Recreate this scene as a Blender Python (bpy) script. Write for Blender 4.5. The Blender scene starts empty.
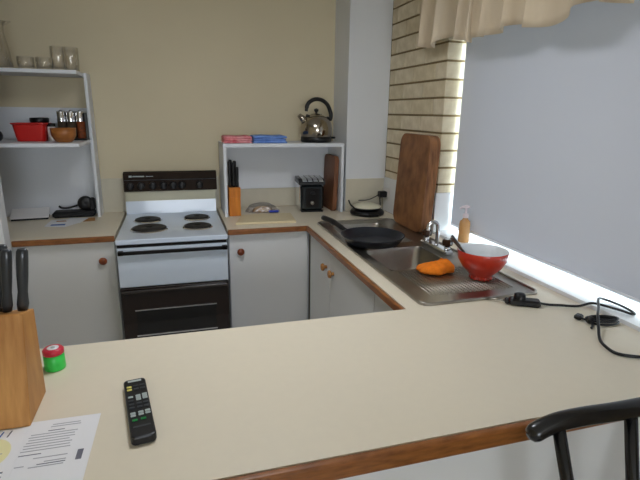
import bpy, math, random
from mathutils import Vector, Matrix
random.seed(7)
PI = math.pi
scene = bpy.context.scene
col = scene.collection

# ------------------------------------------------------------------ camera
F_PX, PITCH, YAW, ROLL = 481.77, -0.2591, 0.2904, 0.0152
cam_data = bpy.data.cameras.new('camera')
cam = bpy.data.objects.new('camera', cam_data)
col.objects.link(cam)
cam_data.sensor_fit = 'HORIZONTAL'
cam_data.sensor_width = 36.0
cam_data.lens = 36.0 * F_PX / 640.0
cam_data.clip_start = 0.02
fw = Vector((math.sin(YAW) * math.cos(PITCH), math.cos(YAW) * math.cos(PITCH), math.sin(PITCH)))
rt = Vector((math.cos(YAW), -math.sin(YAW), 0))
up = rt.cross(fw)
rt2 = rt * math.cos(ROLL) + up * math.sin(ROLL)
up2 = up * math.cos(ROLL) - rt * math.sin(ROLL)
m = Matrix((rt2, up2, -fw)).transposed().to_4x4()
m.translation = Vector((0, 0, 1.5068))
cam.matrix_world = m
scene.camera = cam

# ------------------------------------------------------------------ sky, lights, exposure
world = bpy.data.worlds.new('sky')
scene.world = world
world.use_nodes = True
bg = world.node_tree.nodes['Background']
bg.inputs[0].default_value = (0.95, 0.975, 1.0, 1)
bg.inputs[1].default_value = 7.5

def area_light(name, loc, direction, sx, sy, power, color):
    d = bpy.data.lights.new(name, 'AREA')
    d.shape = 'RECTANGLE'; d.size = sx; d.size_y = sy; d.energy = power; d.color = color
    o = bpy.data.objects.new(name, d); col.objects.link(o)
    o.location = loc
    o.rotation_euler = Vector(direction).to_track_quat('-Z', 'Y').to_euler()
    return o
# added area light standing in for daylight through an unseen rear window
area_light('added_rear_daylight', (0.15, -2.93, 1.45), (0.02, 1, -0.08), 1.35, 1.05, 12, (0.55, 0.75, 1.0))
# cool overhead light added to brighten the kitchen, its lamp out of view
ADDED_LAMP = (0.22, 1.45, 2.22)
lamp_o = area_light('added_lamp_light', ADDED_LAMP, (0, 0, -1), 0.50, 0.50, 11.0, (0.90, 0.93, 1.0))
lamp_o.data.shape = 'DISK'

vs = scene.view_settings
vs.view_transform = 'Standard'; vs.look = 'None'; vs.gamma = 1.0; vs.use_curve_mapping = False
vs.exposure = 0.0
try:
    scene.cycles.transparent_max_bounces = 24
except Exception:
    pass

# ------------------------------------------------------------------ materials
def lin(c):
    return tuple(((v / 255) / 12.92 if v / 255 <= 0.04045 else ((v / 255 + 0.055) / 1.055) ** 2.4) for v in c) + (1.0,)

def nn(nt, kind, **kw):
    n = nt.nodes.new(kind)
    for k, v in kw.items():
        setattr(n, k, v)
    return n

def mat(name, rgb, rough=0.5, metal=0.0, var=0.06, scale=8.0, stretch=(1, 1, 1), bump=0.0, bscale=60.0,
        trans=0.0, ior=1.45, rgb2=None, spec=0.5, coat=0.0, alpha=1.0):
    mt = bpy.data.materials.new(name); mt.use_nodes = True
    nt = mt.node_tree; b = nt.nodes['Principled BSDF']
    b.inputs['Roughness'].default_value = rough
    b.inputs['Metallic'].default_value = metal
    b.inputs['IOR'].default_value = ior
    b.inputs['Transmission Weight'].default_value = trans
    b.inputs['Specular IOR Level'].default_value = spec
    b.inputs['Coat Weight'].default_value = coat
    b.inputs['Alpha'].default_value = alpha
    c = lin(rgb)
    if rgb2 is None:
        c1 = tuple(max(0, v * (1 - var)) for v in c[:3]) + (1,)
        c2 = tuple(min(1, v * (1 + var)) for v in c[:3]) + (1,)
    else:
        c1, c2 = c, lin(rgb2)
    tc = nn(nt, 'ShaderNodeTexCoord'); mp = nn(nt, 'ShaderNodeMapping')
    mp.inputs['Scale'].default_value = stretch
    nt.links.new(tc.outputs['Object'], mp.inputs['Vector'])
    no = nn(nt, 'ShaderNodeTexNoise'); no.inputs['Scale'].default_value = scale; no.inputs['Detail'].default_value = 5
    nt.links.new(mp.outputs['Vector'], no.inputs['Vector'])
    mx = nn(nt, 'ShaderNodeValToRGB')
    mx.color_ramp.elements[0].position = 0.3; mx.color_ramp.elements[1].position = 0.7
    mx.color_ramp.elements[0].color = c1; mx.color_ramp.elements[1].color = c2
    nt.links.new(no.outputs['Fac'], mx.inputs['Fac'])
    nt.links.new(mx.outputs['Color'], b.inputs['Base Color'])
    if bump > 0:
        n2 = nn(nt, 'ShaderNodeTexNoise'); n2.inputs['Scale'].default_value = bscale; n2.inputs['Detail'].default_value = 4
        nt.links.new(mp.outputs['Vector'], n2.inputs['Vector'])
        bp = nn(nt, 'ShaderNodeBump'); bp.inputs['Strength'].default_value = bump; bp.inputs['Distance'].default_value = 0.004
        nt.links.new(n2.outputs['Fac'], bp.inputs['Height'])
        nt.links.new(bp.outputs['Normal'], b.inputs['Normal'])
    return mt

M = {}
M['wall'] = mat('wall_paint_cream', (214, 202, 172), 0.8, var=0.02, scale=3, bump=0.05, bscale=90)
M['white_wall'] = mat('wall_paint_white', (222, 224, 226), 0.75, var=0.015, scale=3, bump=0.05, bscale=90)
M['ceiling'] = mat('ceiling_paint', (232, 230, 224), 0.9, var=0.01)
M['floor'] = mat('floor_vinyl', (196, 193, 188), 0.5, var=0.08, scale=6)
M['splash'] = mat('splashback_glaze', (205, 198, 178), 0.3, var=0.03, scale=14)
M['laminate'] = mat('cream_laminate', (227, 217, 195), 0.38, var=0.010, scale=40, spec=0.4)
M['trim_wood'] = mat('edge_wood', (116, 68, 30), 0.35, rgb2=(156, 98, 48), scale=14, stretch=(1.5, 1.5, 8), coat=0.2)
M['cabinet'] = mat('cabinet_white', (224, 224, 222), 0.45, var=0.012, scale=5)
M['hutch'] = mat('hutch_white', (222, 225, 229), 0.45, var=0.012, scale=5)
M['knob_wood'] = mat('knob_wood', (120, 52, 20), 0.3, rgb2=(158, 80, 34), scale=40, coat=0.3)
M['knob_pale'] = mat('knob_pale_wood', (150, 98, 42), 0.3, rgb2=(190, 135, 70), scale=40, coat=0.3)
M['brick'] = mat('brick_cream', (212, 198, 168), 0.9, rgb2=(230, 218, 192), scale=22, bump=0.5, bscale=120)
M['brick2'] = mat('brick_cream_dark', (206, 191, 158), 0.9, rgb2=(222, 209, 180), scale=22, bump=0.5, bscale=120)
M['mortar'] = mat('mortar', (132, 114, 82), 0.95, var=0.1, scale=40, bump=0.4)
M['sill'] = mat('sill_white_tile', (236, 237, 238), 0.35, var=0.01)
M['alu'] = mat('window_frame_white', (225, 228, 230), 0.4, var=0.01)
M['stove'] = mat('stove_enamel', (216, 227, 240), 0.18, var=0.008, coat=0.3)
M['stove_cream'] = mat('stove_cream_band', (196, 192, 168), 0.35, var=0.02)
M['stove_black'] = mat('stove_black', (22, 18, 16), 0.5, var=0.1, spec=0.2)
M['panel_brown'] = mat('panel_brown', (44, 34, 27), 0.6, var=0.1, spec=0.1)
M['stove_brown'] = mat('stove_brown_glass', (36, 24, 18), 0.16, var=0.08, coat=0.5)
M['oven_glass'] = mat('oven_window_glass', (10, 10, 10), 0.06, var=0.05, coat=0.6)
M['burner'] = mat('burner_iron', (30, 28, 28), 0.5, var=0.15, scale=60)
M['chrome'] = mat('chrome', (225, 226, 228), 0.10, 1.0, var=0.01)
M['steel'] = mat('brushed_steel', (168, 163, 154), 0.32, 1.0, var=0.05, scale=30, stretch=(1, 8, 1))
M['steel_bright'] = mat('satin_bright_steel', (226, 228, 230), 0.34, 1.0, var=0.02)
M['gap'] = mat('dark_rubber', (30, 32, 30), 0.7, var=0.1)
M['black'] = mat('black_plastic', (18, 18, 20), 0.38, var=0.1)
M['black_matte'] = mat('black_matte', (24, 24, 26), 0.65, var=0.15, scale=30)
M['pan'] = mat('pan_nonstick', (30, 33, 40), 0.32, var=0.1)
M['board_dark'] = mat('chopping_board_wood', (98, 60, 34), 0.5, rgb2=(160, 110, 68), scale=11, stretch=(6, 1.2, 0.8), bump=0.1)
M['board_edge'] = mat('chopping_board_edge', (150, 95, 48), 0.5, rgb2=(190, 132, 76), scale=9, stretch=(6, 1, 1))
M['board_red'] = mat('small_board_wood', (104, 64, 40), 0.5, rgb2=(136, 88, 58), scale=8, stretch=(6, 1, 0.8))
M['block_orange'] = mat('knife_block_orange_wood', (196, 110, 26), 0.4, rgb2=(222, 138, 44), scale=10, stretch=(6, 6, 0.8))
M['block_pine'] = mat('knife_block_beech', (176, 118, 56), 0.45, rgb2=(208, 152, 84), scale=12, stretch=(6, 2, 0.6))
M['handle_grey'] = mat('knife_handle_grey', (46, 49, 53), 0.28, var=0.12, coat=0.2)
M['red'] = mat('red_plastic', (196, 30, 24), 0.35, var=0.05)
M['red_bowl'] = mat('bowl_red_orange', (190, 48, 26), 0.28, var=0.04, coat=0.3)
M['bowl_white'] = mat('bowl_white', (226, 230, 232), 0.3, var=0.01)
M['orange'] = mat('orange_cloth', (238, 128, 24), 0.9, var=0.1, scale=60, bump=0.6, bscale=200)
M['wood_bowl'] = mat('wooden_bowl', (142, 84, 36), 0.4, rgb2=(170, 108, 52), scale=14, stretch=(1, 1, 5))
M['spice'] = mat('spice_fill', (150, 70, 24), 0.7, rgb2=(96, 52, 26), scale=60)
M['herb'] = mat('dark_jar_fill', (70, 58, 44), 0.7, var=0.3, scale=60)
M['glass_solid'] = mat('clear_glass', (238, 236, 224), 0.02, trans=1.0, ior=1.45, var=0.0)
M['cloth_red'] = mat('red_white_cloth', (208, 86, 98), 0.95, rgb2=(236, 176, 178), scale=30, bump=0.4, bscale=200)
M['cloth_blue'] = mat('blue_cloth', (88, 126, 200), 0.95, rgb2=(126, 160, 222), scale=30, bump=0.4, bscale=200)
M['kettle'] = mat('kettle_steel', (172, 164, 152), 0.13, 1.0, var=0.02)
M['toaster'] = mat('toaster_dark', (34, 40, 42), 0.22, var=0.1, coat=0.3)
M['cream_dish'] = mat('cream_dish', (226, 222, 196), 0.35, var=0.02)
M['white_plastic'] = mat('white_plastic', (232, 230, 228), 0.35, var=0.01)
M['soap'] = mat('soap_amber', (224, 172, 112), 0.25, var=0.04, trans=0.25)
M['pump'] = mat('pump_pink_white', (228, 214, 218), 0.35, var=0.02)
M['curtain'] = mat('curtain_beige', (200, 183, 157), 0.9, rgb2=(214, 199, 174), scale=5, stretch=(1, 1, 0.3), bump=0.2, bscale=300)
M['paper'] = mat('paper_white', (236, 236, 238), 0.8, var=0.01)
M['ink'] = mat('print_grey', (168, 168, 174), 0.8, var=0.1)
M['ink_dark'] = mat('print_dark', (112, 112, 122), 0.8, var=0.1)
M['ink_blue'] = mat('print_blue', (60, 100, 170), 0.8, var=0.1)
M['yellow'] = mat('print_yellow', (234, 228, 176), 0.8, var=0.04)
M['tan'] = mat('tan_card', (176, 128, 74), 0.8, var=0.08)
M['green'] = mat('green_plastic', (60, 214, 88), 0.35, var=0.04)
M['pinkred'] = mat('red_lid', (204, 44, 66), 0.35, var=0.04)
M['btn_grey'] = mat('button_grey', (176, 186, 184), 0.4, var=0.03)
M['btn_dark'] = mat('button_dark', (58, 62, 66), 0.4, var=0.05)
M['btn_yellow'] = mat('button_yellow', (214, 206, 110), 0.4, var=0.03)
M['btn_green'] = mat('button_green', (26, 128, 62), 0.4, var=0.03)
M['chair'] = mat('chair_black_lacquer', (18, 18, 20), 0.26, var=0.1, coat=0.3)
M['bread'] = mat('bread', (206, 166, 112), 0.9, var=0.1, scale=30)
M['bag_blue'] = mat('blue_tag', (50, 70, 180), 0.5, var=0.05)
M['cb_cream'] = mat('thin_board_cream', (222, 206, 166), 0.5, var=0.03)
M['pink'] = mat('pink_plastic', (196, 96, 116), 0.4, var=0.05)
M['knob_brown'] = mat('tap_knob_brown', (62, 40, 26), 0.25, var=0.15, coat=0.4)

# thin film, window glass, roller blind
def film(name, tint, fac, rough=0.05):
    mt = bpy.data.materials.new(name); mt.use_nodes = True; nt = mt.node_tree
    nt.nodes.remove(nt.nodes['Principled BSDF'])
    t = nn(nt, 'ShaderNodeBsdfTransparent'); t.inputs[0].default_value = lin(tint)
    g = nn(nt, 'ShaderNodeBsdfGlossy'); g.inputs['Roughness'].default_value = rough
    x = nn(nt, 'ShaderNodeMixShader'); x.inputs[0].default_value = fac
    nt.links.new(t.outputs[0], x.inputs[1]); nt.links.new(g.outputs[0], x.inputs[2])
    nt.links.new(x.outputs[0], nt.nodes['Material Output'].inputs['Surface'])
    return mt
def clear_glass():
    mt = film('thin_clear_glass', (254, 253, 251), 0.1, 0.04); nt = mt.node_tree
    lw = nn(nt, 'ShaderNodeLayerWeight'); lw.inputs[0].default_value = 0.22
    mx = [n for n in nt.nodes if n.type == 'MIX_SHADER'][0]
    ad = nn(nt, 'ShaderNodeMath', operation='ADD'); ad.inputs[1].default_value = 0.07
    nt.links.new(lw.outputs['Facing'], ad.inputs[0]); nt.links.new(ad.outputs[0], mx.inputs[0])
    return mt
M['glass'] = clear_glass()
M['pane'] = film('window_glass', (240, 248, 250), 0.06)
M['bag'] = film('plastic_film', (240, 240, 243), 0.22, 0.35)
def blind_mat():
    mt = bpy.data.materials.new('roller_blind_fabric'); mt.use_nodes = True; nt = mt.node_tree
    nt.nodes.remove(nt.nodes['Principled BSDF'])
    tc = nn(nt, 'ShaderNodeTexCoord')
    no = nn(nt, 'ShaderNodeTexNoise'); no.inputs['Scale'].default_value = 2.0
    nt.links.new(tc.outputs['Object'], no.inputs['Vector'])
    r = nn(nt, 'ShaderNodeValToRGB')
    r.color_ramp.elements[0].color = lin((186, 187, 195)); r.color_ramp.elements[1].color = lin((192, 193, 201))
    nt.links.new(no.outputs['Fac'], r.inputs['Fac'])
    d = nn(nt, 'ShaderNodeBsdfDiffuse'); nt.links.new(r.outputs['Color'], d.inputs['Color'])
    t = nn(nt, 'ShaderNodeBsdfTranslucent'); t.inputs[0].default_value = lin((216, 214, 218))
    x = nn(nt, 'ShaderNodeMixShader'); x.inputs[0].default_value = BLIND_T
    nt.links.new(d.outputs[0], x.inputs[1]); nt.links.new(t.outputs[0], x.inputs[2])
    nt.links.new(x.outputs[0], nt.nodes['Material Output'].inputs['Surface'])
    return mt
BLIND_T = 0.032
M['blind'] = blind_mat()

# ------------------------------------------------------------------ mesh helpers
class MB:
    def __init__(s): s.v = []; s.f = []; s.sm = []
    def add(s, vs_, fs, smooth=False):
        o = len(s.v); s.v += [tuple(p) for p in vs_]
        for f in fs:
            s.f.append(tuple(i + o for i in f)); s.sm.append(smooth)
        return s
    def box(s, x0, x1, y0, y1, z0, z1):
        return s.add([(x0, y0, z0), (x1, y0, z0), (x1, y1, z0), (x0, y1, z0), (x0, y0, z1), (x1, y0, z1), (x1, y1, z1), (x0, y1, z1)],
                     [(0, 3, 2, 1), (4, 5, 6, 7), (0, 1, 5, 4), (1, 2, 6, 5), (2, 3, 7, 6), (3, 0, 4, 7)])
    def rbox(s, x0, x1, y0, y1, z0, z1, b=0.005):
        # box with chamfered edges
        vs_ = []
        for z, i in ((z0, b), (z0 + b, 0), (z1 - b, 0), (z1, b)):
            xa, xb, ya, yb = x0 + i, x1 - i, y0 + i, y1 - i
            c = b if i == 0 else b * 0.6
            vs_ += [(xa + c, ya, z), (xb - c, ya, z), (xb, ya + c, z), (xb, yb - c, z), (xb - c, yb, z), (xa + c, yb, z), (xa, yb - c, z), (xa, ya + c, z)]
        fs = [tuple(range(7, -1, -1)), tuple(range(24, 32))]
        for k in range(3):
            for i in range(8):
                j = (i + 1) % 8
                fs.append((k * 8 + i, k * 8 + j, k * 8 + 8 + j, k * 8 + 8 + i))
        return s.add(vs_, fs)
    def lathe(s, prof, c=(0, 0, 0), n=24, axis='z', close=True, smooth=True):
        vs_ = []; fs = []
        for r, h in prof:
            for i in range(n):
                a = 2 * PI * i / n
                p = (r * math.cos(a), r * math.sin(a), h)
                if axis == 'x': p = (h, p[0], p[1])
                elif axis == 'y': p = (p[1], h, p[0])
                vs_.append((p[0] + c[0], p[1] + c[1], p[2] + c[2]))
        for k in range(len(prof) - 1):
            for i in range(n):
                j = (i + 1) % n
                fs.append((k * n + i, k * n + j, k * n + n + j, k * n + n + i))
        s.add(vs_, fs, smooth)
        if close:
            o = len(s.v) - len(vs_)
            if prof[0][0] > 1e-5: s.f.append(tuple(o + i for i in range(n - 1, -1, -1))); s.sm.append(False)
            if prof[-1][0] > 1e-5: s.f.append(tuple(o + (len(prof) - 1) * n + i for i in range(n))); s.sm.append(False)
        return s
    def cyl(s, c, r, h, n=20, axis='z', r2=None):
        return s.lathe([(r, 0), (r if r2 is None else r2, h)], c, n, axis)
    def tube(s, pts, r, n=10, caps=True):
        pts = [Vector(p) for p in pts]
        rs = r if isinstance(r, (list, tuple)) else [r] * len(pts)
        ref = None; rings = []; vs_ = []
        for i, p in enumerate(pts):
            t = (pts[min(i + 1, len(pts) - 1)] - pts[max(i - 1, 0)])
            t.normalize()
            if ref is None:
                ref = Vector((0, 0, 1)) if abs(t.z) < 0.9 else Vector((1, 0, 0))
            a = ref - t * ref.dot(t); a.normalize(); b = t.cross(a); ref = a
            for k in range(n):
                an = 2 * PI * k / n
                vs_.append(p + (a * math.cos(an) + b * math.sin(an)) * rs[i])
        fs = []
        for i in range(len(pts) - 1):
            for k in range(n):
                j = (k + 1) % n
                fs.append((i * n + k, i * n + j, i * n + n + j, i * n + n + k))
        s.add(vs_, fs, True)
        if caps:
            o = len(s.v) - len(vs_)
            s.f.append(tuple(o + k for k in range(n - 1, -1, -1))); s.sm.append(False)
            s.f.append(tuple(o + (len(pts) - 1) * n + k for k in range(n))); s.sm.append(False)
        return s
    def prism(s, poly, ax, a0, a1):
        # polygon in the two other axes (in xyz order), extruded along ax
        def P(p, a):
            return {'x': (a, p[0], p[1]), 'y': (p[0], a, p[1]), 'z': (p[0], p[1], a)}[ax]
        n = len(poly)
        vs_ = [P(p, a0) for p in poly] + [P(p, a1) for p in poly]
        fs = [tuple(range(n - 1, -1, -1)), tuple(range(n, 2 * n))]
        for i in range(n):
            j = (i + 1) % n
            fs.append((i, j, n + j, n + i))
        return s.add(vs_, fs)
    def xform(s, mtx):
        s.v = [tuple(mtx @ Vector(p)) for p in s.v]; return s
    def build(s, name, mt, parent=None, bevel=0.0, loc=None, smooth=None, seg=2):
        me = bpy.data.meshes.new(name)
        me.from_pydata(s.v, [], s.f); me.update()
        for p, q in zip(me.polygons, s.sm): p.use_smooth = q if smooth is None else smooth
        import bmesh
        bm = bmesh.new(); bm.from_mesh(me); bmesh.ops.recalc_face_normals(bm, faces=bm.faces); bm.to_mesh(me); bm.free()
        me.materials.append(M[mt])
        o = bpy.data.objects.new(name, me); col.objects.link(o)
        if loc: o.location = loc
        if parent: o.parent = parent
        if bevel:
            b = o.modifiers.new('bevel', 'BEVEL'); b.width = bevel; b.segments = seg; b.limit_method = 'ANGLE'
        return o

def round_rect(w, h, r, n=5, cx=0, cy=0):
    pts = []
    for (sx, sy, a0) in ((1, 1, 0), (-1, 1, PI / 2), (-1, -1, PI), (1, -1, 1.5 * PI)):
        for i in range(n + 1):
            a = a0 + PI / 2 * i / n
            pts.append((cx + sx * (w / 2 - r) + r * math.cos(a), cy + sy * (h / 2 - r) + r * math.sin(a)))
    return pts

def bez(pts, n=8):
    # Catmull-Rom through the points
    out = []
    P = [Vector(p) for p in pts]; P = [P[0] * 2 - P[1]] + P + [P[-1] * 2 - P[-2]]
    for i in range(1, len(P) - 2):
        for k in range(n):
            t = k / n
            out.append(0.5 * ((2 * P[i]) + (P[i + 1] - P[i - 1]) * t + (2 * P[i - 1] - 5 * P[i] + 4 * P[i + 1] - P[i + 2]) * t * t
                              + (3 * P[i] - P[i - 1] - 3 * P[i + 1] + P[i + 2]) * t ** 3))
    out.append(P[-2]); return out

def tag(o, label=None, cat=None, group=None, kind=None):
    if label: o['label'] = label
    if cat: o['category'] = cat
    if group: o['group'] = group
    if kind: o['kind'] = kind
    return o
def thing(name, label, cat, loc=(0, 0, 0), rz=0.0, group=None):
    o = bpy.data.objects.new(name, None); col.objects.link(o)
    o.empty_display_size = 0.05
    o.location = loc; o.rotation_euler = (0, 0, rz)
    return tag(o, label, cat, group)
def struct(name, mb, mt, label, cat, parent=None):
    o = mb.build(name, mt, parent)
    if parent is None: tag(o, label, cat, kind='structure')
    return o

# ------------------------------------------------------------------ dimensions (metres)
CT = 0.90                                # counter height
B, W = 3.12, 1.28                        # back wall plane, window wall plane
BF = 2.514                               # front of the back bench
XF = 0.6804                              # front of the sink bench
P1, P2 = 1.2993, 0.7091                  # peninsula far and near edge
PIL_X, PIL_Y = 1.012, 2.8487             # pillar
YC = 2.191                               # far jamb of the window
S0, S1 = -0.3148, 0.2385                 # stove slot
CEIL = 2.55
XL = -1.35                               # left wall
YR = -3.0                                # living room wall behind the photographer

# ------------------------------------------------------------------ room
struct('floor', MB().box(XL - 0.1, W + 0.2, YR - 0.1, B + 0.1, -0.1, 0), 'floor', 'pale vinyl floor of kitchen and living room', 'floor')
struct('ceiling', MB().box(XL - 0.1, W + 0.2, YR - 0.1, B + 0.1, CEIL, CEIL + 0.1), 'ceiling', 'pale flat ceiling above the kitchen', 'ceiling')
struct('wall_back', MB().box(XL - 0.1, W + 0.2, B, B + 0.1, 0, CEIL), 'wall', 'cream painted back wall behind the stove', 'wall')
struct('wall_left', MB().box(XL - 0.1, XL, YR, B, 0, CEIL), 'wall', 'cream side wall on the left', 'wall')
struct('wall_nib', MB().box(XL, -0.7665, 2.42, 2.498, 0, CEIL), 'white_wall', 'short white wall end at the left edge of the photo', 'wall')
rear = MB()
rear.box(XL, W, YR - 0.1, YR, 0, 0.90).box(XL, W, YR - 0.1, YR, 2.0, CEIL)
rear.box(XL, -0.55, YR - 0.1, YR, 0.90, 2.0).box(0.85, W, YR - 0.1, YR, 0.90, 2.0)  # unseen window opening, added and sized for the daylight it lets in
struct('wall_rear', rear, 'wall', 'cream living room wall with a window opening added for light behind the photographer', 'wall')
struct('wall_pillar', MB().box(PIL_X, W - 0.0005, PIL_Y, B, 0, CEIL), 'white_wall', 'white square pillar between the white shelf unit and the brick wall', 'wall')

# window wall: mortar core behind brick pieces, solid elsewhere
SILL = CT + 0.011
SPH = 0.205
WT = CEIL - 0.22                         # window head
wr = MB()
wr.box(W + 0.006, W + 0.24, YC + 0.006, B, 0, CEIL)                       # brick pier core
wr.box(W, W + 0.24, YR - 0.1, YC, 0, SILL - 0.02)                         # below the window
wr.box(W, W + 0.24, YR - 0.1, YC + 0.006, WT, CEIL)                       # above the window
wr.box(W, W + 0.24, YR - 0.1, 0.10, SILL - 0.02, WT)                      # near pier
wall_r = struct('wall_right', wr, 'mortar', 'cream brick window wall on the right', 'wall')
# courses of brick, each its own piece
BH, BJ = 0.076, 0.010
zb0 = CT + 0.8575                         # a bed joint centre
meshes = {}
def brick_mesh(ly, var, cut):
    key = (round(ly, 3), var, cut > 0)
    if key not in meshes:
        b = MB().rbox(0, 0.108, 0, ly, cut, BH, 0.0025)
        o = b.build('brick', 'brick' if var else 'brick2')
        meshes[key] = o.data
        bpy.data.objects.remove(o)
    return meshes[key]
kmin = math.ceil((CT + 0.13 - zb0) / 0.086); kmax = math.floor((CEIL - zb0) / 0.086) - 1
for k in range(kmin, kmax + 1):
    z = zb0 + 0.086 * k + BJ / 2
    y = YC
    first = 0.108 if k % 2 else 0.230
    cut = max(0.0, CT + SPH + 0.0085 - z)
    if cut > BH - 0.015: continue
    l = first
    while y < PIL_Y - 0.02:
        l = min(l, PIL_Y - 0.001 - y)
        o = bpy.data.objects.new('brick', brick_mesh(l, random.random() < 0.6, cut)); col.objects.link(o)
        o.parent = wall_r
        o.location = (W + random.uniform(-0.0012, 0.0012), y + (random.uniform(0, 0.0015) if y > YC else 0), z)
        y += l + 0.004; l = 0.236

# splashbacks
SPH = 0.205
t1 = struct('trim_1', MB().box(XL, S1 + 0.012, B - 0.008, B - 0.0005, CT + 0.001, CT + SPH), 'splash', 'pale splashback strip behind the stove', 'splashback')
struct('trim_2', MB().box(S1 + 0.04, PIL_X - 0.02, B - 0.008, B - 0.0005, CT + 0.001, CT + 0.122), 'splash', 'low splashback strip inside the shelf unit behind the toaster', 'splashback')
t3 = struct('trim_3', MB().box(PIL_X + 0.002, W - 0.010, PIL_Y - 0.008, PIL_Y - 0.0005, CT + 0.001, CT + SPH), 'splash', 'tiled splashback across the foot of the white pillar', 'splashback')
t4 = struct('trim_4', MB().box(W - 0.008, W + 0.005, YC - 0.006, PIL_Y - 0.009, CT + 0.001, CT + SPH + 0.008).box(W + 0.005, W + 0.14, YC - 0.006, YC + 0.005, SILL + 0.001, CT + SPH + 0.008), 'sill', 'white tiles below the bricks beside the window', 'splashback')
# sill
struct('trim_5', MB().box(W - 0.004, W + 0.20, 0.10, YC - 0.007, SILL - 0.0195, SILL).prism([(W + 0.20, SILL - 0.02), (W + 0.30, SILL - 0.05), (W + 0.30, SILL - 0.07), (W + 0.20, SILL - 0.04)], 'y', 0.1, YC - 0.007) if False else
       MB().box(W - 0.004, W + 0.24, 0.10, YC - 0.007, SILL - 0.0195, SILL), 'sill', 'bright white tiled sill under the roller blind', 'sill')
# window
win = thing('window_1', 'aluminium window glowing behind the roller blind', 'window', (W + 0.19, 1.145, SILL)); win['kind'] = 'structure'; del win['category']
win['category'] = 'window'
hw = (YC - 0.10) / 2 - 0.004
hh = WT - SILL
f = MB().box(-0.02, 0.02, -hw, hw, 0.001, 0.024).box(-0.02, 0.02, -hw, hw, hh - 0.03, hh - 0.001)
f.box(-0.02, 0.02, -hw, -hw + 0.022, 0.024, hh - 0.03).box(-0.02, 0.02, hw - 0.012, hw, 0.024, hh - 0.03).box(-0.02, 0.02, -0.015, 0.015, 0.024, hh - 0.03)
f.build('window_frame', 'alu', win)
for a, b in ((-hw + 0.022, -0.015), (0.015, hw - 0.012)):
    MB().box(-0.003, 0.003, a, b, 0.024, hh - 0.03).build('pane', 'pane', win)
# roller blind
bl = thing('roller_blind', 'pale grey roller blind pulled down over the window', 'blind', (W + 0.086, 1.14, SILL + 0.034))
y1 = YC - 0.018 - 1.14; y0 = 0.12 - 1.14
g = MB(); n = 30
for i in range(n + 1):
    z = 0.010 + (WT - 0.06 - SILL - 0.034 - 0.010) * i / n
    g.v += [(0, y0, z), (0, y1, z)]
g.f = [(2 * i, 2 * i + 1, 2 * i + 3, 2 * i + 2) for i in range(n)]; g.sm = [True] * n
g.build('blind_fabric', 'blind', bl)
MB().rbox(-0.004, 0.004, y0, y1, 0, 0.010, 0.002).build('bottom_rail', 'hutch', bl)
MB().cyl((0, y0, WT - SILL - 0.034 - 0.042), 0.022, y1 - y0, 16, 'y').build('roller_tube', 'white_plastic', bl)
# pelmet curtain
cu = thing('curtain_valance', 'gathered beige curtain valance above the window', 'curtain', (1.205, 1.2, CT + 0.92))
rnd = random.Random(3)
g = MB(); n = 420; rows = 14
ya, yb = 2.375 - 1.2, 0.15 - 1.2
ph = [rnd.uniform(0, 6.28) for _ in range(6)]
top = 0.42
def warp(u):
    return u * 2 * PI * 17 + 1.9 * math.sin(u * 19 + ph[0]) + 0.9 * math.sin(u * 41 + ph[1])
for j in range(rows + 1):
    t = j / rows
    for i in range(n + 1):
        u = i / n
        w_ = warp(u)
        amp = 0.010 + 0.014 * (1 - t)
        fx = math.sin(w_) * amp + 0.18 * amp * math.sin(2 * w_ + 1.0)
        drop = 0.012 * math.sin(w_ * 0.5 + 0.6) + 0.014 * math.sin(u * 37 + ph[2]) + 0.008 * math.sin(w_ + 1.1)
        yy = ya + (yb - ya) * u + 0.017 * (1 - 0.5 * t) * math.cos(w_)
        zz = (0.014 - 0.026 * min(1, u / 0.28) + 0.10 * max(0, u - 0.42) + 0.7 * drop) * (1 - t) + top * t
        g.v.append((fx - 0.012 * (1 - t), yy, zz))
for j in range(rows):
    for i in range(n):
        a = j * (n + 1) + i
        g.f.append((a, a + 1, a + n + 2, a + n + 1)); g.sm.append(True)
vo = g.build('fabric', 'curtain', cu)
sd = vo.modifiers.new('solid', 'SOLIDIFY'); sd.thickness = 0.002
MB().cyl((0, yb, top + 0.004), 0.010, ya - yb, 12, 'y').build('rod', 'alu', cu)

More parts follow.
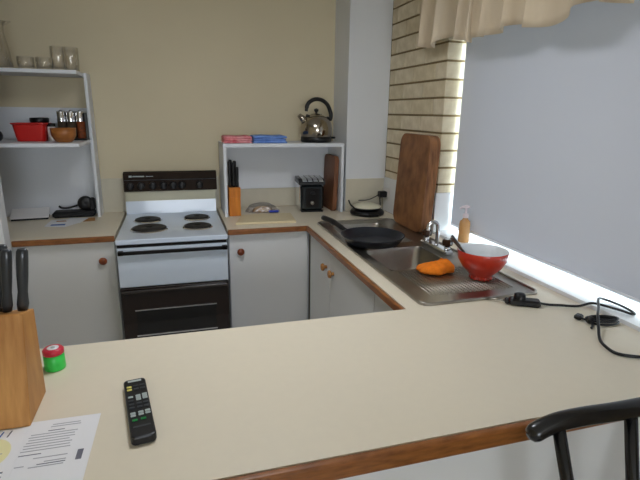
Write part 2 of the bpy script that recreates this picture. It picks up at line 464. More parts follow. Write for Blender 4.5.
# ------------------------------------------------------------------ cabinets
TR = 0.040                                # worktop edge thickness
def knob(parent, c, axis, mt, sign=-1):
    p = [(0.009, 0), (0.008, 0.010), (0.017, 0.014), (0.020, 0.020), (0.017, 0.027), (0.008, 0.030), (0.0, 0.031)]
    p = [(r, sign * h) for r, h in p]
    return MB().lathe(p, c, 20, axis, close=False).build('knob', mt, parent)
def cabinet(name, label, x0, x1, y0, y1, doors, face):
    t = thing(name, label, 'cabinet', ((x0 + x1) / 2, (y0 + y1) / 2, 0))
    ox, oy = (x0 + x1) / 2, (y0 + y1) / 2
    body = MB()
    if face == 'x':                       # open carcass so that the sink bowls hang inside it
        za, zb_ = 0.10, CT - TR - 0.001
        body.box(x0 - ox, x1 - ox, y0 - oy, y1 - oy, za, za + 0.016)
        body.box(x0 - ox, x1 - ox, y0 - oy, y0 + 0.016 - oy, za + 0.016, zb_).box(x0 - ox, x1 - ox, y1 - 0.016 - oy, y1 - oy, za + 0.016, zb_)
        body.box(x1 - 0.01 - ox, x1 - ox, y0 + 0.016 - oy, y1 - 0.016 - oy, za + 0.016, zb_)
        body.box(x0 - ox, x0 + 0.016 - ox, y0 + 0.016 - oy, y1 - 0.016 - oy, za + 0.016, zb_)
    else:
        body.box(x0 - ox, x1 - ox, y0 - oy, y1 - oy, 0.10, CT - TR - 0.001)
    if face == 'y': body.box(x0 - ox, x1 - ox, y0 + 0.05 - oy, y1 - oy, 0.001, 0.10)
    elif face == 'x': body.box(x0 + 0.05 - ox, x1 - ox, y0 - oy, y1 - oy, 0.001, 0.10)
    else: body.box(x0 - ox, x1 - ox, y0 - oy, y1 - oy, 0.001, 0.10)
    body.build('body', 'cabinet', t)
    for a, b, k, kz, km in doors:
        d = MB()
        if face == 'y':
            d.box(a - ox, b - ox, y0 - 0.018 - oy, y0 - 0.0005 - oy, 0.11, CT - 0.036)
            do = d.build('door', 'cabinet', t, bevel=0.0015)
            if k is not None: knob(do, (k - ox, y0 - 0.018 - oy, kz), 'y', km)
        else:
            d.box(x0 - 0.018 - ox, x0 - 0.0005 - ox, a - oy, b - oy, 0.11, CT - 0.036)
            do = d.build('door', 'cabinet', t, bevel=0.0015)
            if k is not None: knob(do, (x0 - 0.018 - ox, k - oy, kz), 'x', km)
    return t
cabinet('base_cabinet', 'white base cabinet left of the stove with a brown round knob', XL + 0.002, S0 - 0.008, BF + 0.040, B - 0.002,
        [(XL + 0.01, -0.80, None, 0, ''), (-0.795, S0 - 0.010, -0.381, CT - 0.131, 'knob_wood')], 'y')
cabinet('base_cabinet', 'white base cabinet right of the stove with a brown round knob', S1 + 0.008, XF + 0.018, BF + 0.040, B - 0.002,
        [(S1 + 0.010, XF + 0.004, 0.307, CT - 0.130, 'knob_wood')], 'y')
cabinet('base_cabinet', 'white base cabinet under the sink with two knobs side by side', XF + 0.030, W - 0.002, P1 + 0.012, BF + 0.02,
        [(2.142, 2.50, 2.196, CT - 0.142, 'knob_pale'), (1.585, 2.138, 2.082, CT - 0.142, 'knob_pale'), (P1 + 0.014, 1.581, None, 0, '')], 'x')
pc = thing('base_cabinet', 'white panelled peninsula base behind the black chair', 'cabinet', (0.25, 1.0, 0))
MB().box(-1.02, W - 0.002 - 0.25, 0.745 - 1.0, P1 - 0.03 - 1.0, 0.001, CT - TR - 0.001).build('body', 'cabinet', pc)
MB().box(-1.0, W - 0.004 - 0.25, 0.738 - 1.0, 0.7445 - 1.0, 0.06, CT - TR - 0.004).build('back_panel', 'cabinet', pc)

# ------------------------------------------------------------------ worktops
HX0, HX1, HY0, HY1 = 0.775, 1.095, 1.60, 2.475        # sink cut-out
PX0 = -0.80
wt = thing('worktop', 'cream laminate worktop with wooden edge running round sink and peninsula', 'worktop', (0.5, 1.6, CT))
def wbox(mb, x0, x1, y0, y1, z0=-0.032, z1=0.0):
    return mb.box(x0 - 0.5, x1 - 0.5, y0 - 1.6, y1 - 1.6, z0, z1)
top_ = MB()
wbox(top_, S1, PIL_X - 0.001, BF, B - 0.009); wbox(top_, PIL_X - 0.001, W - 0.009, BF, PIL_Y - 0.009)
wbox(top_, XF, W - 0.009, HY1, BF); wbox(top_, XF, HX0, HY0, HY1); wbox(top_, HX1, W - 0.009, HY0, HY1)
wbox(top_, XF, W - 0.009, P1, HY0); wbox(top_, PX0, W - 0.009, P2, P1); wbox(top_, PX0, XF - 0.02, P1 - 0.02, P1, -TR, -0.032)
top_.build('laminate_top', 'laminate', wt)
def trimbar(x0, x1, y0, y1, parent, ox, oy, th=0.030):
    MB().box(x0 - ox, x1 - ox, y0 - oy, y1 - oy, -th, -0.0004).build('edge_strip', 'trim_wood', parent, bevel=0.006, seg=3)
trimbar(S1 + 0.001, XF - 0.0005, BF - 0.016, BF - 0.0003, wt, 0.5, 1.6)
trimbar(XF - 0.016, XF - 0.0003, P1 + 0.001, BF - 0.0165, wt, 0.5, 1.6)
trimbar(PX0, W - 0.010, P2 - 0.018, P2 - 0.0003, wt, 0.5, 1.6, TR)
wl = thing('worktop', 'cream laminate worktop with wooden edge left of the stove', 'worktop', (-0.8, 2.8, CT))
MB().box(XL + 0.002 + 0.8, S0 + 0.8, BF - 2.8, B - 0.009 - 2.8, -0.032, 0).build('laminate_top', 'laminate', wl)
trimbar(-0.7655, S0 - 0.001, BF - 0.016, BF - 0.0003, wl, -0.8, 2.8)

# ------------------------------------------------------------------ stove
SX0, SX1, SY0, SY1 = -0.3015, 0.2275, 2.388, 3.055
sx = (SX0 + SX1) / 2
st = thing('stove', 'white upright electric stove with black control panel and brown oven door', 'stove', (sx, SY0, 0))
hw = (SX1 - SX0) / 2
z = CT
MB().box(-hw + 0.004, hw - 0.004, 0.012, SY1 - SY0, 0.04, z - 0.022).build('body', 'stove', st)
MB().box(-hw + 0.03, hw - 0.03, 0.05, 0.5, 0.001, 0.04).build('plinth', 'stove_black', st)
MB().rbox(-hw, hw, 0, 0.63, z - 0.021, z + 0.004, 0.004).build('cooktop', 'stove', st, bevel=0)
MB().box(-hw + 0.006, hw - 0.006, 0.006, 0.0115, z - 0.036, z - 0.022).build('vent_slot', 'stove_black', st)
gd = MB().box(-hw + 0.004, hw - 0.004, -0.006, 0.0115, z - 0.234, z - 0.037).build('grill_door', 'stove', st, bevel=0.003)
hb = MB().box(-hw + 0.014, hw - 0.008, -0.036, -0.020, z - 0.063, z - 0.047)
hb.box(-hw + 0.010, -hw + 0.034, -0.036, -0.0065, z - 0.064, z - 0.045).box(hw - 0.032, hw - 0.006, -0.036, -0.0065, z - 0.064, z - 0.045)
hb.build('handle', 'stove_black', gd, bevel=0.003)
od = MB().box(-hw + 0.004, hw - 0.004, -0.010, 0.0115, z - 0.640, z - 0.238).build('oven_door', 'stove_brown', st, bevel=0.004)
MB().box(-hw + 0.01, hw - 0.01, -0.028, -0.0105, z - 0.262, z - 0.246).build('handle', 'stove_brown', od, bevel=0.006)
MB().box(-0.195, 0.19, -0.0125, -0.0102, z - 0.50, z - 0.358).build('oven_window', 'oven_glass', od)
MB().box(-0.20, 0.195, -0.0145, -0.0102, z - 0.358, z - 0.352).box(-0.20, 0.195, -0.0145, -0.0102, z - 0.494, z - 0.487).build('window_trim', 'chrome', od)
MB().box(-hw + 0.004, hw - 0.004, -0.006, 0.0115, 0.06, z - 0.645).build('drawer', 'stove', st, bevel=0.003)
# backguard
by = 0.628
MB().prism([(by - 0.008, z + 0.004), (by, z + 0.08), (by + 0.035, z + 0.08), (by + 0.035, z + 0.004)], 'x', -hw + 0.002, hw - 0.006).build('splash_panel', 'stove', st)
MB().box(-hw + 0.002, hw - 0.006, by + 0.004, by + 0.038, z + 0.080, z + 0.140).build('backguard', 'stove_cream', st)
cp = MB().prism([(by - 0.006, z + 0.138), (by + 0.008, z + 0.244), (by + 0.046, z + 0.250), (by + 0.046, z + 0.138)], 'x', -hw - 0.002, hw + 0.004).build('control_panel', 'panel_brown', st)
MB().box(-hw + 0.004, hw - 0.002, by - 0.0030, by + 0.003, z + 0.203, z + 0.2055).build('panel_line', 'btn_dark', cp)
br_ = MB().box(-hw + 0.030, -hw + 0.046, by + 0.0005, by + 0.004, z + 0.221, z + 0.231).box(-hw + 0.050, -hw + 0.115, by + 0.0005, by + 0.004, z + 0.223, z + 0.229).box(-hw + 0.125, -hw + 0.165, by + 0.0005, by + 0.004, z + 0.224, z + 0.227)
br_.build('badge', 'btn_grey', cp)
for kx in (-0.23, -0.17, -0.105, -0.045, 0.012, 0.062, 0.165):
    k_ = MB().lathe([(0.022, 0.003), (0.021, -0.012), (0.017, -0.016), (0.0, -0.016)], (kx, by - 0.004, z + 0.172), 18, 'y', close=False)
    k_.box(kx - 0.004, kx + 0.004, by - 0.028, by - 0.018, z + 0.156, z + 0.188)
    k_.build('control_knob', 'black', cp)
for bx, byy, r in ((-0.172, 2.815, 0.074), (-0.155, 2.598, 0.092), (0.095, 2.826, 0.074), (0.090, 2.596, 0.077)):
    c = (bx - sx, byy - SY0, z + 0.0042)
    bo = MB().lathe([(r - 0.006, 0.001), (r - 0.006, 0.009), (r - 0.014, 0.012), (r - 0.020, 0.010), (r - 0.028, 0.012), (r - 0.034, 0.010), (r - 0.042, 0.012),
                     (r - 0.048, 0.010), (0.018, 0.012), (0.014, 0.008), (0, 0.008)], c, 36, close=False).build('hotplate', 'burner', st)
    MB().lathe([(r - 0.006, 0.0), (r - 0.006, 0.004), (r - 0.001, 0.005), (r + 0.003, 0.0)], c, 36, close=False).build('ring', 'chrome', bo)
for xa, xb in ((S0 + 0.001, SX0 - 0.002), (SX1 + 0.002, S1 - 0.001)):
    pass

# ------------------------------------------------------------------ shelf units
hr = thing('shelf_unit', 'white open shelf unit on the bench under the kettle', 'shelf', (0.625, 2.97, CT + 0.0005))
ha, hb_ = 0.2595 - 0.625, 0.9895 - 0.625
hy0, hy1 = 2.82 - 2.97, B - 0.0095 - 2.97
MB().box(ha, hb_, hy0, hy1, 0.405, 0.426).build('shelf_top', 'hutch', hr, bevel=0.001)
MB().box(ha, ha + 0.017, hy0, hy1, 0, 0.4045).build('side_panel', 'hutch', hr, bevel=0.001)
MB().box(hb_ - 0.017, hb_, hy0, hy1, 0, 0.4045).build('side_panel', 'hutch', hr, bevel=0.001)
MB().box(ha + 0.0172, hb_ - 0.0172, hy1 - 0.010, hy1 - 0.0005, 0.122, 0.4045).build('back_panel', 'hutch', hr)

hl = thing('shelf_unit', 'white open shelf unit in the left corner holding glasses and spice jars', 'shelf', (-0.9, 3.0, CT + 0.0005))
LX = -0.437
L1, L2 = 0.440, 0.792                    # top faces of the shelves above the counter
pp = lambda mb, x0, x1, y0, y1, z0, z1: mb.box(x0 + 0.9, x1 + 0.9, y0 - 3.0, y1 - 3.0, z0, z1)
pp(MB(), LX - 0.016, LX, 2.985, B - 0.0095, 0, L2).build('side_panel', 'hutch', hl, bevel=0.001)
pp(MB(), XL + 0.003, LX - 0.0165, B - 0.018, B - 0.0095, 0, 0.61).build('back_panel', 'hutch', hl)
pp(MB(), XL + 0.003, LX - 0.018, 2.66, B - 0.0185, L1 - 0.018, L1).build('shelf', 'hutch', hl, bevel=0.001)
pp(MB(), XL + 0.003, LX - 0.018, 2.79, B - 0.002, L2 - 0.018, L2).build('shelf', 'hutch', hl, bevel=0.001)
LZ1, LZ2 = CT + 0.0005 + L1 + 0.0005, CT + 0.0005 + L2 + 0.0005

# ------------------------------------------------------------------ sink
SK = (0.738, 1.203, 1.302, 2.553)
sk = thing('sink', 'stainless steel double sink with ribbed drainer set in the worktop', 'sink', (0.97, 1.93, CT + 0.0006))
def sb(mb, x0, x1, y0, y1, z0, z1): return mb.box(x0 - 0.97, x1 - 0.97, y0 - 1.93, y1 - 1.93, z0, z1)
B1 = (0.79, 1.075, 1.655, 1.965); B2 = (0.79, 1.085, 2.045, 2.465)
dk = MB()
zt = 0.004
sb(dk, SK[0], B1[0], B1[2], B2[3], 0, zt); sb(dk, B2[1], SK[1], B1[2], B2[3], 0, zt); sb(dk, B1[1], B2[1], B1[2], B1[3], 0, zt)
dk.prism([(p[0] - 0.97, p[1] - 1.93) for p in ([(SK[1], B1[2]), (SK[0], B1[2])] + [(SK[0] + 0.03 - 0.03 * math.cos(a), SK[2] + 0.03 - 0.03 * math.sin(a)) for a in [PI / 10 * i for i in range(6)]] + [(SK[1] - 0.03 + 0.03 * math.sin(a), SK[2] + 0.03 - 0.03 * math.cos(a)) for a in [PI / 10 * i for i in range(6)]])], 'z', 0, zt); sb(dk, B1[0], B2[1], B1[3], B2[2], 0, zt); dk.prism([(p[0] - 0.97, p[1] - 1.93) for p in ([(SK[0], B2[3]), (SK[1], B2[3])] + [(SK[1] - 0.03 + 0.03 * math.cos(a), SK[3] - 0.03 + 0.03 * math.sin(a)) for a in [PI / 10 * i for i in range(6)]] + [(SK[0] + 0.03 - 0.03 * math.sin(a), SK[3] - 0.03 + 0.03 * math.cos(a)) for a in [PI / 10 * i for i in range(6)]])], 'z', 0, zt)
dko = dk.build('deck', 'steel', sk)
for bb, dep in ((B1, 0.15), (B2, 0.13)):
    m_ = MB(); x0, x1, y0, y1 = bb; rr = []
    for rad, zz, ins in ((0.03, zt, 0), (0.035, -0.01, 0.004), (0.045, -dep + 0.03, 0.010), (0.05, -dep, 0.035)):
        rr.append([(p[0], p[1], zz) for p in round_rect(x1 - x0 - 2 * ins, y1 - y0 - 2 * ins, rad, 5, (x0 + x1) / 2 - 0.97, (y0 + y1) / 2 - 1.93)])
    nn_ = len(rr[0]); vs_ = sum(rr, []); fs = []
    for k in range(3):
        for i in range(nn_):
            j = (i + 1) % nn_; fs.append((k * nn_ + i, k * nn_ + j, k * nn_ + nn_ + j, k * nn_ + nn_ + i))
    m_.add(vs_, fs, True); m_.f.append(tuple(3 * nn_ + i for i in range(nn_))); m_.sm.append(False)
    # corner fillers at deck level
    o = m_.build('basin', 'steel', sk)
    MB().lathe([(0.034, 0), (0.03, 0.002), (0.02, 0.0005), (0, 0.0005)], ((x0 + x1) / 2 - 0.97, (y0 + y1) / 2 - 1.93, -dep + 0.001), 20, close=False).build('drain', 'chrome', o)
rim = [(p[0] - 0.97 + 0.9705, p[1] - 1.93 + 1.9275, zt + 0.0015) for p in round_rect(SK[1] - SK[0] - 0.008, SK[3] - SK[2] - 0.008, 0.03, 5)]
MB().tube(rim + [rim[0]], 0.005, 8, caps=False).build('rim', 'steel', sk)
rdg = MB()
for i in range(22):
    x = 0.815 + i * 0.0155
    pts = [(x - 0.97, 1.375 - 1.93, zt + 0.0005), (x - 0.97, 1.63 - 1.93, zt + 0.0005)]
    rdg.tube(pts, 0.0030, 6)
tag(rdg.build('drainer_ribs', 'steel', sk), kind='stuff')

# tap
tp = thing('kitchen_tap', 'chrome sink tap with swan neck spout and two brown knobs', 'tap', (1.125, 1.895, CT + 0.0052))
MB().rbox(-0.022, 0.022, -0.115, 0.115, 0, 0.022, 0.006).build('base', 'chrome', tp)
sp = bez([(0, 0, 0.02), (0.002, 0, 0.08), (-0.002, 0.004, 0.118), (-0.022, 0.008, 0.128), (-0.040, 0.010, 0.112), (-0.044, 0.010, 0.088)], 6)
MB().tube(sp, 0.0085, 12).build('spout', 'chrome', tp)
for s_, dx in ((1, -0.022), (-1, 0.0)):
    MB().lathe([(0.014, 0), (0.012, 0.0175)], (0, s_ * 0.092, 0.022), 16).build('valve', 'chrome', tp)
    MB().lathe([(0.012, 0), (0.022, 0.004), (0.024, 0.012), (0.023, 0.026), (0.016, 0.032), (0, 0.032)], (0, s_ * 0.092, 0.040), 8, close=False, smooth=False).build('tap_knob', 'knob_brown', tp)

# frying pan, resting across the far basin
ZP = CT + 0.0052 + 0.004
fp = thing('frying_pan', 'black frying pan resting over the far sink bowl', 'pan', (0.872, 2.048, ZP))
MB().lathe([(0, 0.002), (0.108, 0.0), (0.125, 0.006), (0.148, 0.040), (0.152, 0.044), (0.148, 0.045), (0.143, 0.041), (0.121, 0.011), (0.105, 0.006), (0, 0.006)], (0, 0, 0), 44, close=False).build('pan_body', 'pan', fp)
MB().tube(bez([(-0.088, 0.118, 0.036), (-0.105, 0.165, 0.048), (-0.125, 0.23, 0.060), (-0.150, 0.315, 0.064)], 5), [0.010] * 4 + [0.012] * 5 + [0.0145] * 6 + [0.013], 10).build('handle', 'black', fp)

# orange dishcloth
oc = MB(); rnd = random.Random(5); n = 30; rings = 7
for j in range(rings + 1):
    t = j / rings
    for i in range(n):
        a = 2 * PI * i / n
        rr = (1 + 0.14 * math.sin(3 * a + 0.6) + 0.08 * math.sin(5 * a + 2))
        bx = 0.068 * rr * math.cos(a) * (1 - t ** 2 * 0.6) + 0.012 * t
        by_ = 0.040 * rr * math.sin(a) * (1 - t ** 2 * 0.6)
        hz = 0.040 * (t ** 0.6) * (1 + 0.22 * math.cos(a - 0.3) + 0.1 * math.sin(2 * a)) + 0.004 * math.sin(a * 7 + j) * t
        oc.v.append((bx, by_, hz))
for j in range(rings):
    for i in range(n):
        k = (i + 1) % n; oc.f.append((j * n + i, j * n + k, j * n + n + k, j * n + n + i)); oc.sm.append(True)
oc.f.append(tuple(rings * n + i for i in range(n))); oc.sm.append(True)
oc.f.append(tuple(range(n - 1, -1, -1))); oc.sm.append(False)
o = oc.build('dishcloth', 'orange', loc=(0.944, 1.592, CT + 0.0105)); o.rotation_euler = (0, 0, -0.35)
tag(o, 'crumpled orange dishcloth on the sink drainer', 'cloth')

# mixing bowl with cutlery
bw = thing('mixing_bowl', 'red mixing bowl with white inside standing on the sink drainer', 'bowl', (1.078, 1.482, CT + 0.0105))
MB().lathe([(0.036, 0.0), (0.040, 0.002), (0.040, 0.012), (0.046, 0.020), (0.072, 0.046), (0.088, 0.076), (0.0925, 0.108), (0.0915, 0.110)], (0, 0, 0), 48, close=False).build('bowl_shell', 'red_bowl', bw)
MB().lathe([(0.0915, 0.1101), (0.0885, 0.108), (0.084, 0.077), (0.068, 0.049), (0.04, 0.026), (0, 0.022)], (0, 0, 0), 48, close=False).build('bowl_lining', 'bowl_white', bw)
ft = MB()
for i in range(14):
    a = 2 * PI * i / 14
    ft.lathe([(0.005, 0.0), (0.006, 0.005), (0.004, 0.012)], (0.0372 * math.cos(a), 0.0372 * math.sin(a), 0), 8)
ft.build('fluted_foot', 'red_bowl', bw)
for i, (p, q, lb) in enumerate((((-0.020, 0.012, 0.038), (-0.101, 0.059, 0.156), 'dark handled fork leaning on the rim of the red bowl, nearer the tap'), ((-0.018, -0.014, 0.038), (-0.119, 0.034, 0.156), 'dark handled spoon leaning on the rim of the red bowl, nearer the camera'))):
    p, q = Vector(p), Vector(q)
    p2 = [p + (q - p) * t for t in (0, 0.25, 0.45, 0.7, 1)]
    c = thing('spoon' if i else 'fork', lb, 'cutlery', (1.078, 1.482, CT + 0.0105))
    MB().tube(p2[1:], [0.004, 0.0035, 0.0055, 0.005], 8).build('handle', 'black' if not i else 'knob_brown', c)
    MB().tube(p2[:2], [0.010, 0.004], 8).build('head', 'steel', c)

# soap bottle on the sill
so = thing('soap_bottle', 'amber pump soap bottle standing on the window sill', 'bottle', (1.312, 1.965, SILL + 0.0005))
MB().lathe([(0.024, 0), (0.026, 0.004), (0.026, 0.085), (0.024, 0.10), (0.012, 0.112), (0.011, 0.118)], (0, 0, 0), 24).build('bottle_body', 'soap', so)
pm = MB().lathe([(0.014, 0.1182), (0.014, 0.136), (0.006, 0.138), (0.005, 0.165)], (0, 0, 0), 18)
pm.build('collar', 'pump', so)
MB().tube([(0.018, 0.0, 0.170), (0.0, 0.0, 0.172), (-0.02, 0.0, 0.170), (-0.034, 0.0, 0.164)], [0.006, 0.008, 0.006, 0.004], 10).build('pump_head', 'pump', so)

# big chopping board leaning on the brick wall
cb = thing('chopping_board', 'large thick brown chopping board leaning on the brick wall behind the tap', 'chopping board', (1.210, 2.328, CT + 0.0055))
bd = MB().prism(round_rect(0.338, 0.498, 0.055, 6, 0, 0.249), 'x', -0.030, 0.030)
tilt = Matrix.Rotation(math.radians(3.2), 4, 'Y')
bd.xform(tilt)
bdo = bd.build('board', 'board_dark', cb, bevel=0.004)

# electric frypan base + lidded dish by the pillar
hp = thing('electric_hotplate', 'round black hotplate in front of the white pillar', 'hotplate', (1.116, 2.728, CT + 0.0005))
MB().lathe([(0.085, 0.0), (0.104, 0.006), (0.106, 0.018), (0.098, 0.028), (0.0, 0.028)], (0, 0, 0), 36, close=False).build('base', 'black', hp)
MB().rbox(-0.03, 0.03, -0.118, -0.100, 0.006, 0.022, 0.003).build('control_tab', 'black', hp)
ds = thing('dish', 'shallow cream dish with black rim sitting on the black hotplate', 'dish', (1.116, 2.732, CT + 0.0292))
MB().lathe([(0.07, 0.0), (0.086, 0.008), (0.090, 0.016), (0.086, 0.018)], (0, 0, 0), 36).build('tray', 'black', ds)
MB().lathe([(0.087, 0.0182), (0.084, 0.026), (0.05, 0.038), (0.012, 0.042), (0.0, 0.042)], (0, 0, 0), 36, close=False).build('lid', 'cream_dish', ds)
MB().tube(bez([(-0.085, -0.01, 0.014), (-0.108, 0.0, 0.035), (-0.118, 0.01, 0.062)], 5), 0.005, 8).build('handle', 'black', ds)
pl = thing('power_plug', 'black power plug in the wall socket beside the pillar', 'plug', (1.245, 2.79, CT + 0.11))
MB().rbox(-0.028, 0.022, -0.022, 0.022, -0.018, 0.020, 0.005).build('plug_body', 'black', pl)
MB().tube(bez([(-0.02, 0, -0.018), (-0.014, 0.003, -0.06), (-0.010, 0.006, -0.1045)], 6), 0.0045, 8).build('cord', 'black', pl)
MB().tube(bez([(-0.028, 0, 0.0), (-0.06, -0.02, -0.01), (-0.11, -0.02, -0.028), (-0.16, 0.01, -0.035)], 6), 0.003, 8).build('cord', 'black', pl)
sc_ = MB().rbox(W - 0.013, W - 0.0085, 2.74, 2.84, CT + 0.07, CT + 0.15, 0.002).build('power_socket', 'white_plastic')
tag(sc_, 'white wall socket plate behind the black plug', 'socket')

# ------------------------------------------------------------------ on and under the right shelf unit
HZ = CT + 0.0005 + 0.426 + 0.0006
kt = thing('kettle', 'stainless steel dome kettle with black arched handle on the shelf unit', 'kettle', (0.846, 2.952, HZ)); kt.scale = (1.11, 1.11, 1.025)
MB().lathe([(0.078, 0), (0.086, 0.004), (0.086, 0.028), (0.082, 0.034)], (0, 0, 0), 36).build('base', 'black', kt)
MB().lathe([(0.084, 0.0342), (0.090, 0.05), (0.090, 0.085), (0.082, 0.118), (0.066, 0.142), (0.040, 0.158), (0.034, 0.160), (0.030, 0.166), (0, 0.170)], (0, 0, 0), 40, close=False).build('body', 'kettle', kt)
MB().lathe([(0.006, 0.169), (0.007, 0.176), (0.013, 0.184), (0.012, 0.194), (0.0, 0.198)], (0, 0, 0), 16, close=False).build('lid_knob', 'black', kt)
MB().tube([(-0.062, -0.01, 0.118), (-0.082, -0.012, 0.138), (-0.102, -0.014, 0.158)], [0.024, 0.018, 0.013], 14).build('spout', 'kettle', kt)
hd = [(-0.060, -0.008, 0.180), (-0.050, -0.006, 0.222), (-0.015, -0.002, 0.248), (0.028, 0.002, 0.247), (0.064, 0.006, 0.222), (0.084, 0.008, 0.180), (0.088, 0.008, 0.150), (0.080, 0.008, 0.128)]
MB().tube(bez(hd, 6), [0.009] * 3 + [0.0115] * 37 + [0.012] * 3, 12).build('handle', 'black', kt)
MB().tube([(-0.052, -0.006, 0.145), (-0.048, -0.006, 0.160)], 0.012, 10).build('handle_mount', 'black', kt)
MB().tube([(0.062, 0.006, 0.138), (0.084, 0.008, 0.136)], 0.013, 10).build('handle_mount', 'black', kt)
MB().rbox(0.080, 0.112, -0.012, 0.012, 0.020, 0.032, 0.003).build('switch', 'black', kt)

def folded(name, label, mt, x0, x1, y0, y1, layers, h, seed, group=None):
    rnd = random.Random(seed)
    t = thing(name, label, 'cloth', ((x0 + x1) / 2, (y0 + y1) / 2, HZ))
    lx, ly = (x1 - x0) / 2, (y1 - y0) / 2
    for k in range(layers):
        g = MB(); n = 16; zb_ = h * k + 0.0004
        dx0, dx1 = rnd.uniform(-0.012, 0.004), rnd.uniform(-0.004, 0.012)
        loop = []
        for i in range(n + 1):
            u = i / n; x = -lx + dx0 * 0 + (2 * lx - abs(dx1)) * u
            loop.append((x, 0.0015 * math.sin(u * 9 + seed + k) * (1 if k else 0)))
        for i, (x, dz) in enumerate(loop):
            e = 0.35 if i in (0, n) else 0.0
            hh_ = h * (1 - e)
            for (yy, zz) in ((-ly + 0.004, 0.0), (-ly, hh_ * 0.5), (-ly + 0.004, hh_ * 0.95), (ly, hh_ * 0.95), (ly, 0)):
                g.v.append((x, yy, zb_ + dz * (zz > 0) + zz))
        for i in range(n):
            for q in range(5):
                r = (q + 1) % 5
                g.f.append((i * 5 + q, i * 5 + r, i * 5 + 5 + r, i * 5 + 5 + q)); g.sm.append(True)
        g.f.append((0, 1, 2, 3, 4)); g.f.append(tuple(n * 5 + q for q in (4, 3, 2, 1, 0))); g.sm += [False, False]
        g.build('fold', mt, t)
    return t
folded('tea_towel', 'folded pink-red cloth on top of the white shelf unit', 'cloth_red', 0.268, 0.432, 2.84, 3.00, 3, 0.013, 4)
folded('tea_towel', 'folded blue cloth on top of the white shelf unit', 'cloth_blue', 0.438, 0.640, 2.84, 3.00, 3, 0.014, 9)

# small knife block under the shelf unit
def knife(parent_label, loc, r0, h, mt, tilt=(0, 0), group=None, blade=0.02):
    k = thing('kitchen_knife', parent_label, 'knife', loc, group=group)
    a = Vector((tilt[0], tilt[1], 1)).normalized()
    hb__ = MB()
    w_, d_ = r0, r0 * 0.72
    secs = [(0.0, 0.85), (0.10, 1.0), (0.3, 0.82), (0.55, 0.95), (0.85, 1.0), (0.96, 0.95), (1.0, 0.7)]
    vs_ = []; n = 12
    for t, s_ in secs:
        c = a * (h * t + 0.001)
        for i in range(n):
            an = 2 * PI * i / n
            vs_.append((c.x + w_ * s_ * math.cos(an), c.y + d_ * s_ * math.sin(an) + (0.10 * r0 * math.sin(t * 6)), c.z))
    fs = []
    for q in range(len(secs) - 1):
        for i in range(n):
            j = (i + 1) % n; fs.append((q * n + i, q * n + j, q * n + n + j, q * n + n + i))
    hb__.add(vs_, fs, True); hb__.f += [tuple(range(n - 1, -1, -1)), tuple((len(secs) - 1) * n + i for i in range(n))]; hb__.sm += [False, False]
    hb__.build('handle', mt, k)
    return k
kb = thing('knife_block', 'narrow orange wooden knife block under the white shelf unit', 'knife block', (0.3175, 2.885, CT + 0.0006), 0.06)
MB().box(-0.034, 0.034, -0.045, 0.055, 0, 0.115).box(-0.033, 0.035, -0.046, 0.055, 0.1155, 0.170).build('block', 'block_orange', kb, bevel=0.002)
for i, (dx, dy, hh_, lb) in enumerate(((-0.021, -0.022, 0.150, 'tall black knife handle in the orange block, front left'), (0.001, -0.022, 0.143, 'black knife handle in the orange block, front middle'),
                                 (0.021, -0.022, 0.118, 'shortest black knife handle in the orange block, front right'), (-0.012, 0.018, 0.156, 'black knife handle in the orange block, rear left'), (0.012, 0.018, 0.150, 'black knife handle in the orange block, rear right'))):
    knife(lb, (0.3175 + dx, 2.885 + dy, CT + 0.0006 + 0.1706), 0.0108, hh_, 'black', group='knives in the orange block')

# toaster
to = thing('toaster', 'black and chrome toaster under the white shelf unit', 'toaster', (0.808, 2.95, CT + 0.0006), -0.10)
MB().rbox(-0.070, 0.074, -0.095, 0.095, 0.010, 0.170, 0.014).build('body', 'toaster', to)
MB().rbox(-0.078, -0.0705, -0.088, 0.088, 0.012, 0.172, 0.002).build('side_plate', 'chrome', to)
MB().prism([(-0.104, 0.171), (0.095, 0.171), (0.095, 0.206), (-0.060, 0.206), (-0.104, 0.190)], 'x', -0.084, 0.080).build('top_rim', 'black', to, bevel=0.004)
for xx in (-0.060, -0.026, 0.008, 0.042):
    MB().prism([(-0.100, 0.1925), (-0.060, 0.2065), (0.080, 0.2065), (0.080, 0.2095), (-0.060, 0.2095), (-0.101, 0.1955)], 'x', xx, xx + 0.026).build('slot_bar', 'steel_bright', to, bevel=0.002)
MB().rbox(-0.040, 0.044, -0.0985, -0.0955, 0.03, 0.15, 0.001).build('front_panel', 'stove_black', to)
MB().rbox(-0.012, 0.016, -0.122, -0.0990, 0.115, 0.130, 0.003).build('lever', 'black', to)
MB().lathe([(0.012, 0), (0.011, -0.010), (0, -0.010)], (0.0, -0.099, 0.06), 16, 'y', close=False).build('dial', 'steel', to)
MB().rbox(-0.068, 0.072, -0.09, 0.09, 0.0, 0.0095, 0.003).build('feet', 'black', to)

# small board leaning against the shelf side
b2 = thing('chopping_board', 'tall narrow reddish chopping board leaning inside the white shelf unit', 'chopping board', (0.928, 2.955, CT + 0.0006))
q = MB().prism(round_rect(0.22, 0.345, 0.035, 6, 0, 0.1725), 'x', 0.0, 0.028)
q.xform(Matrix.Rotation(math.radians(1.9), 4, 'Y'))
q.build('board', 'board_red', b2, bevel=0.003)

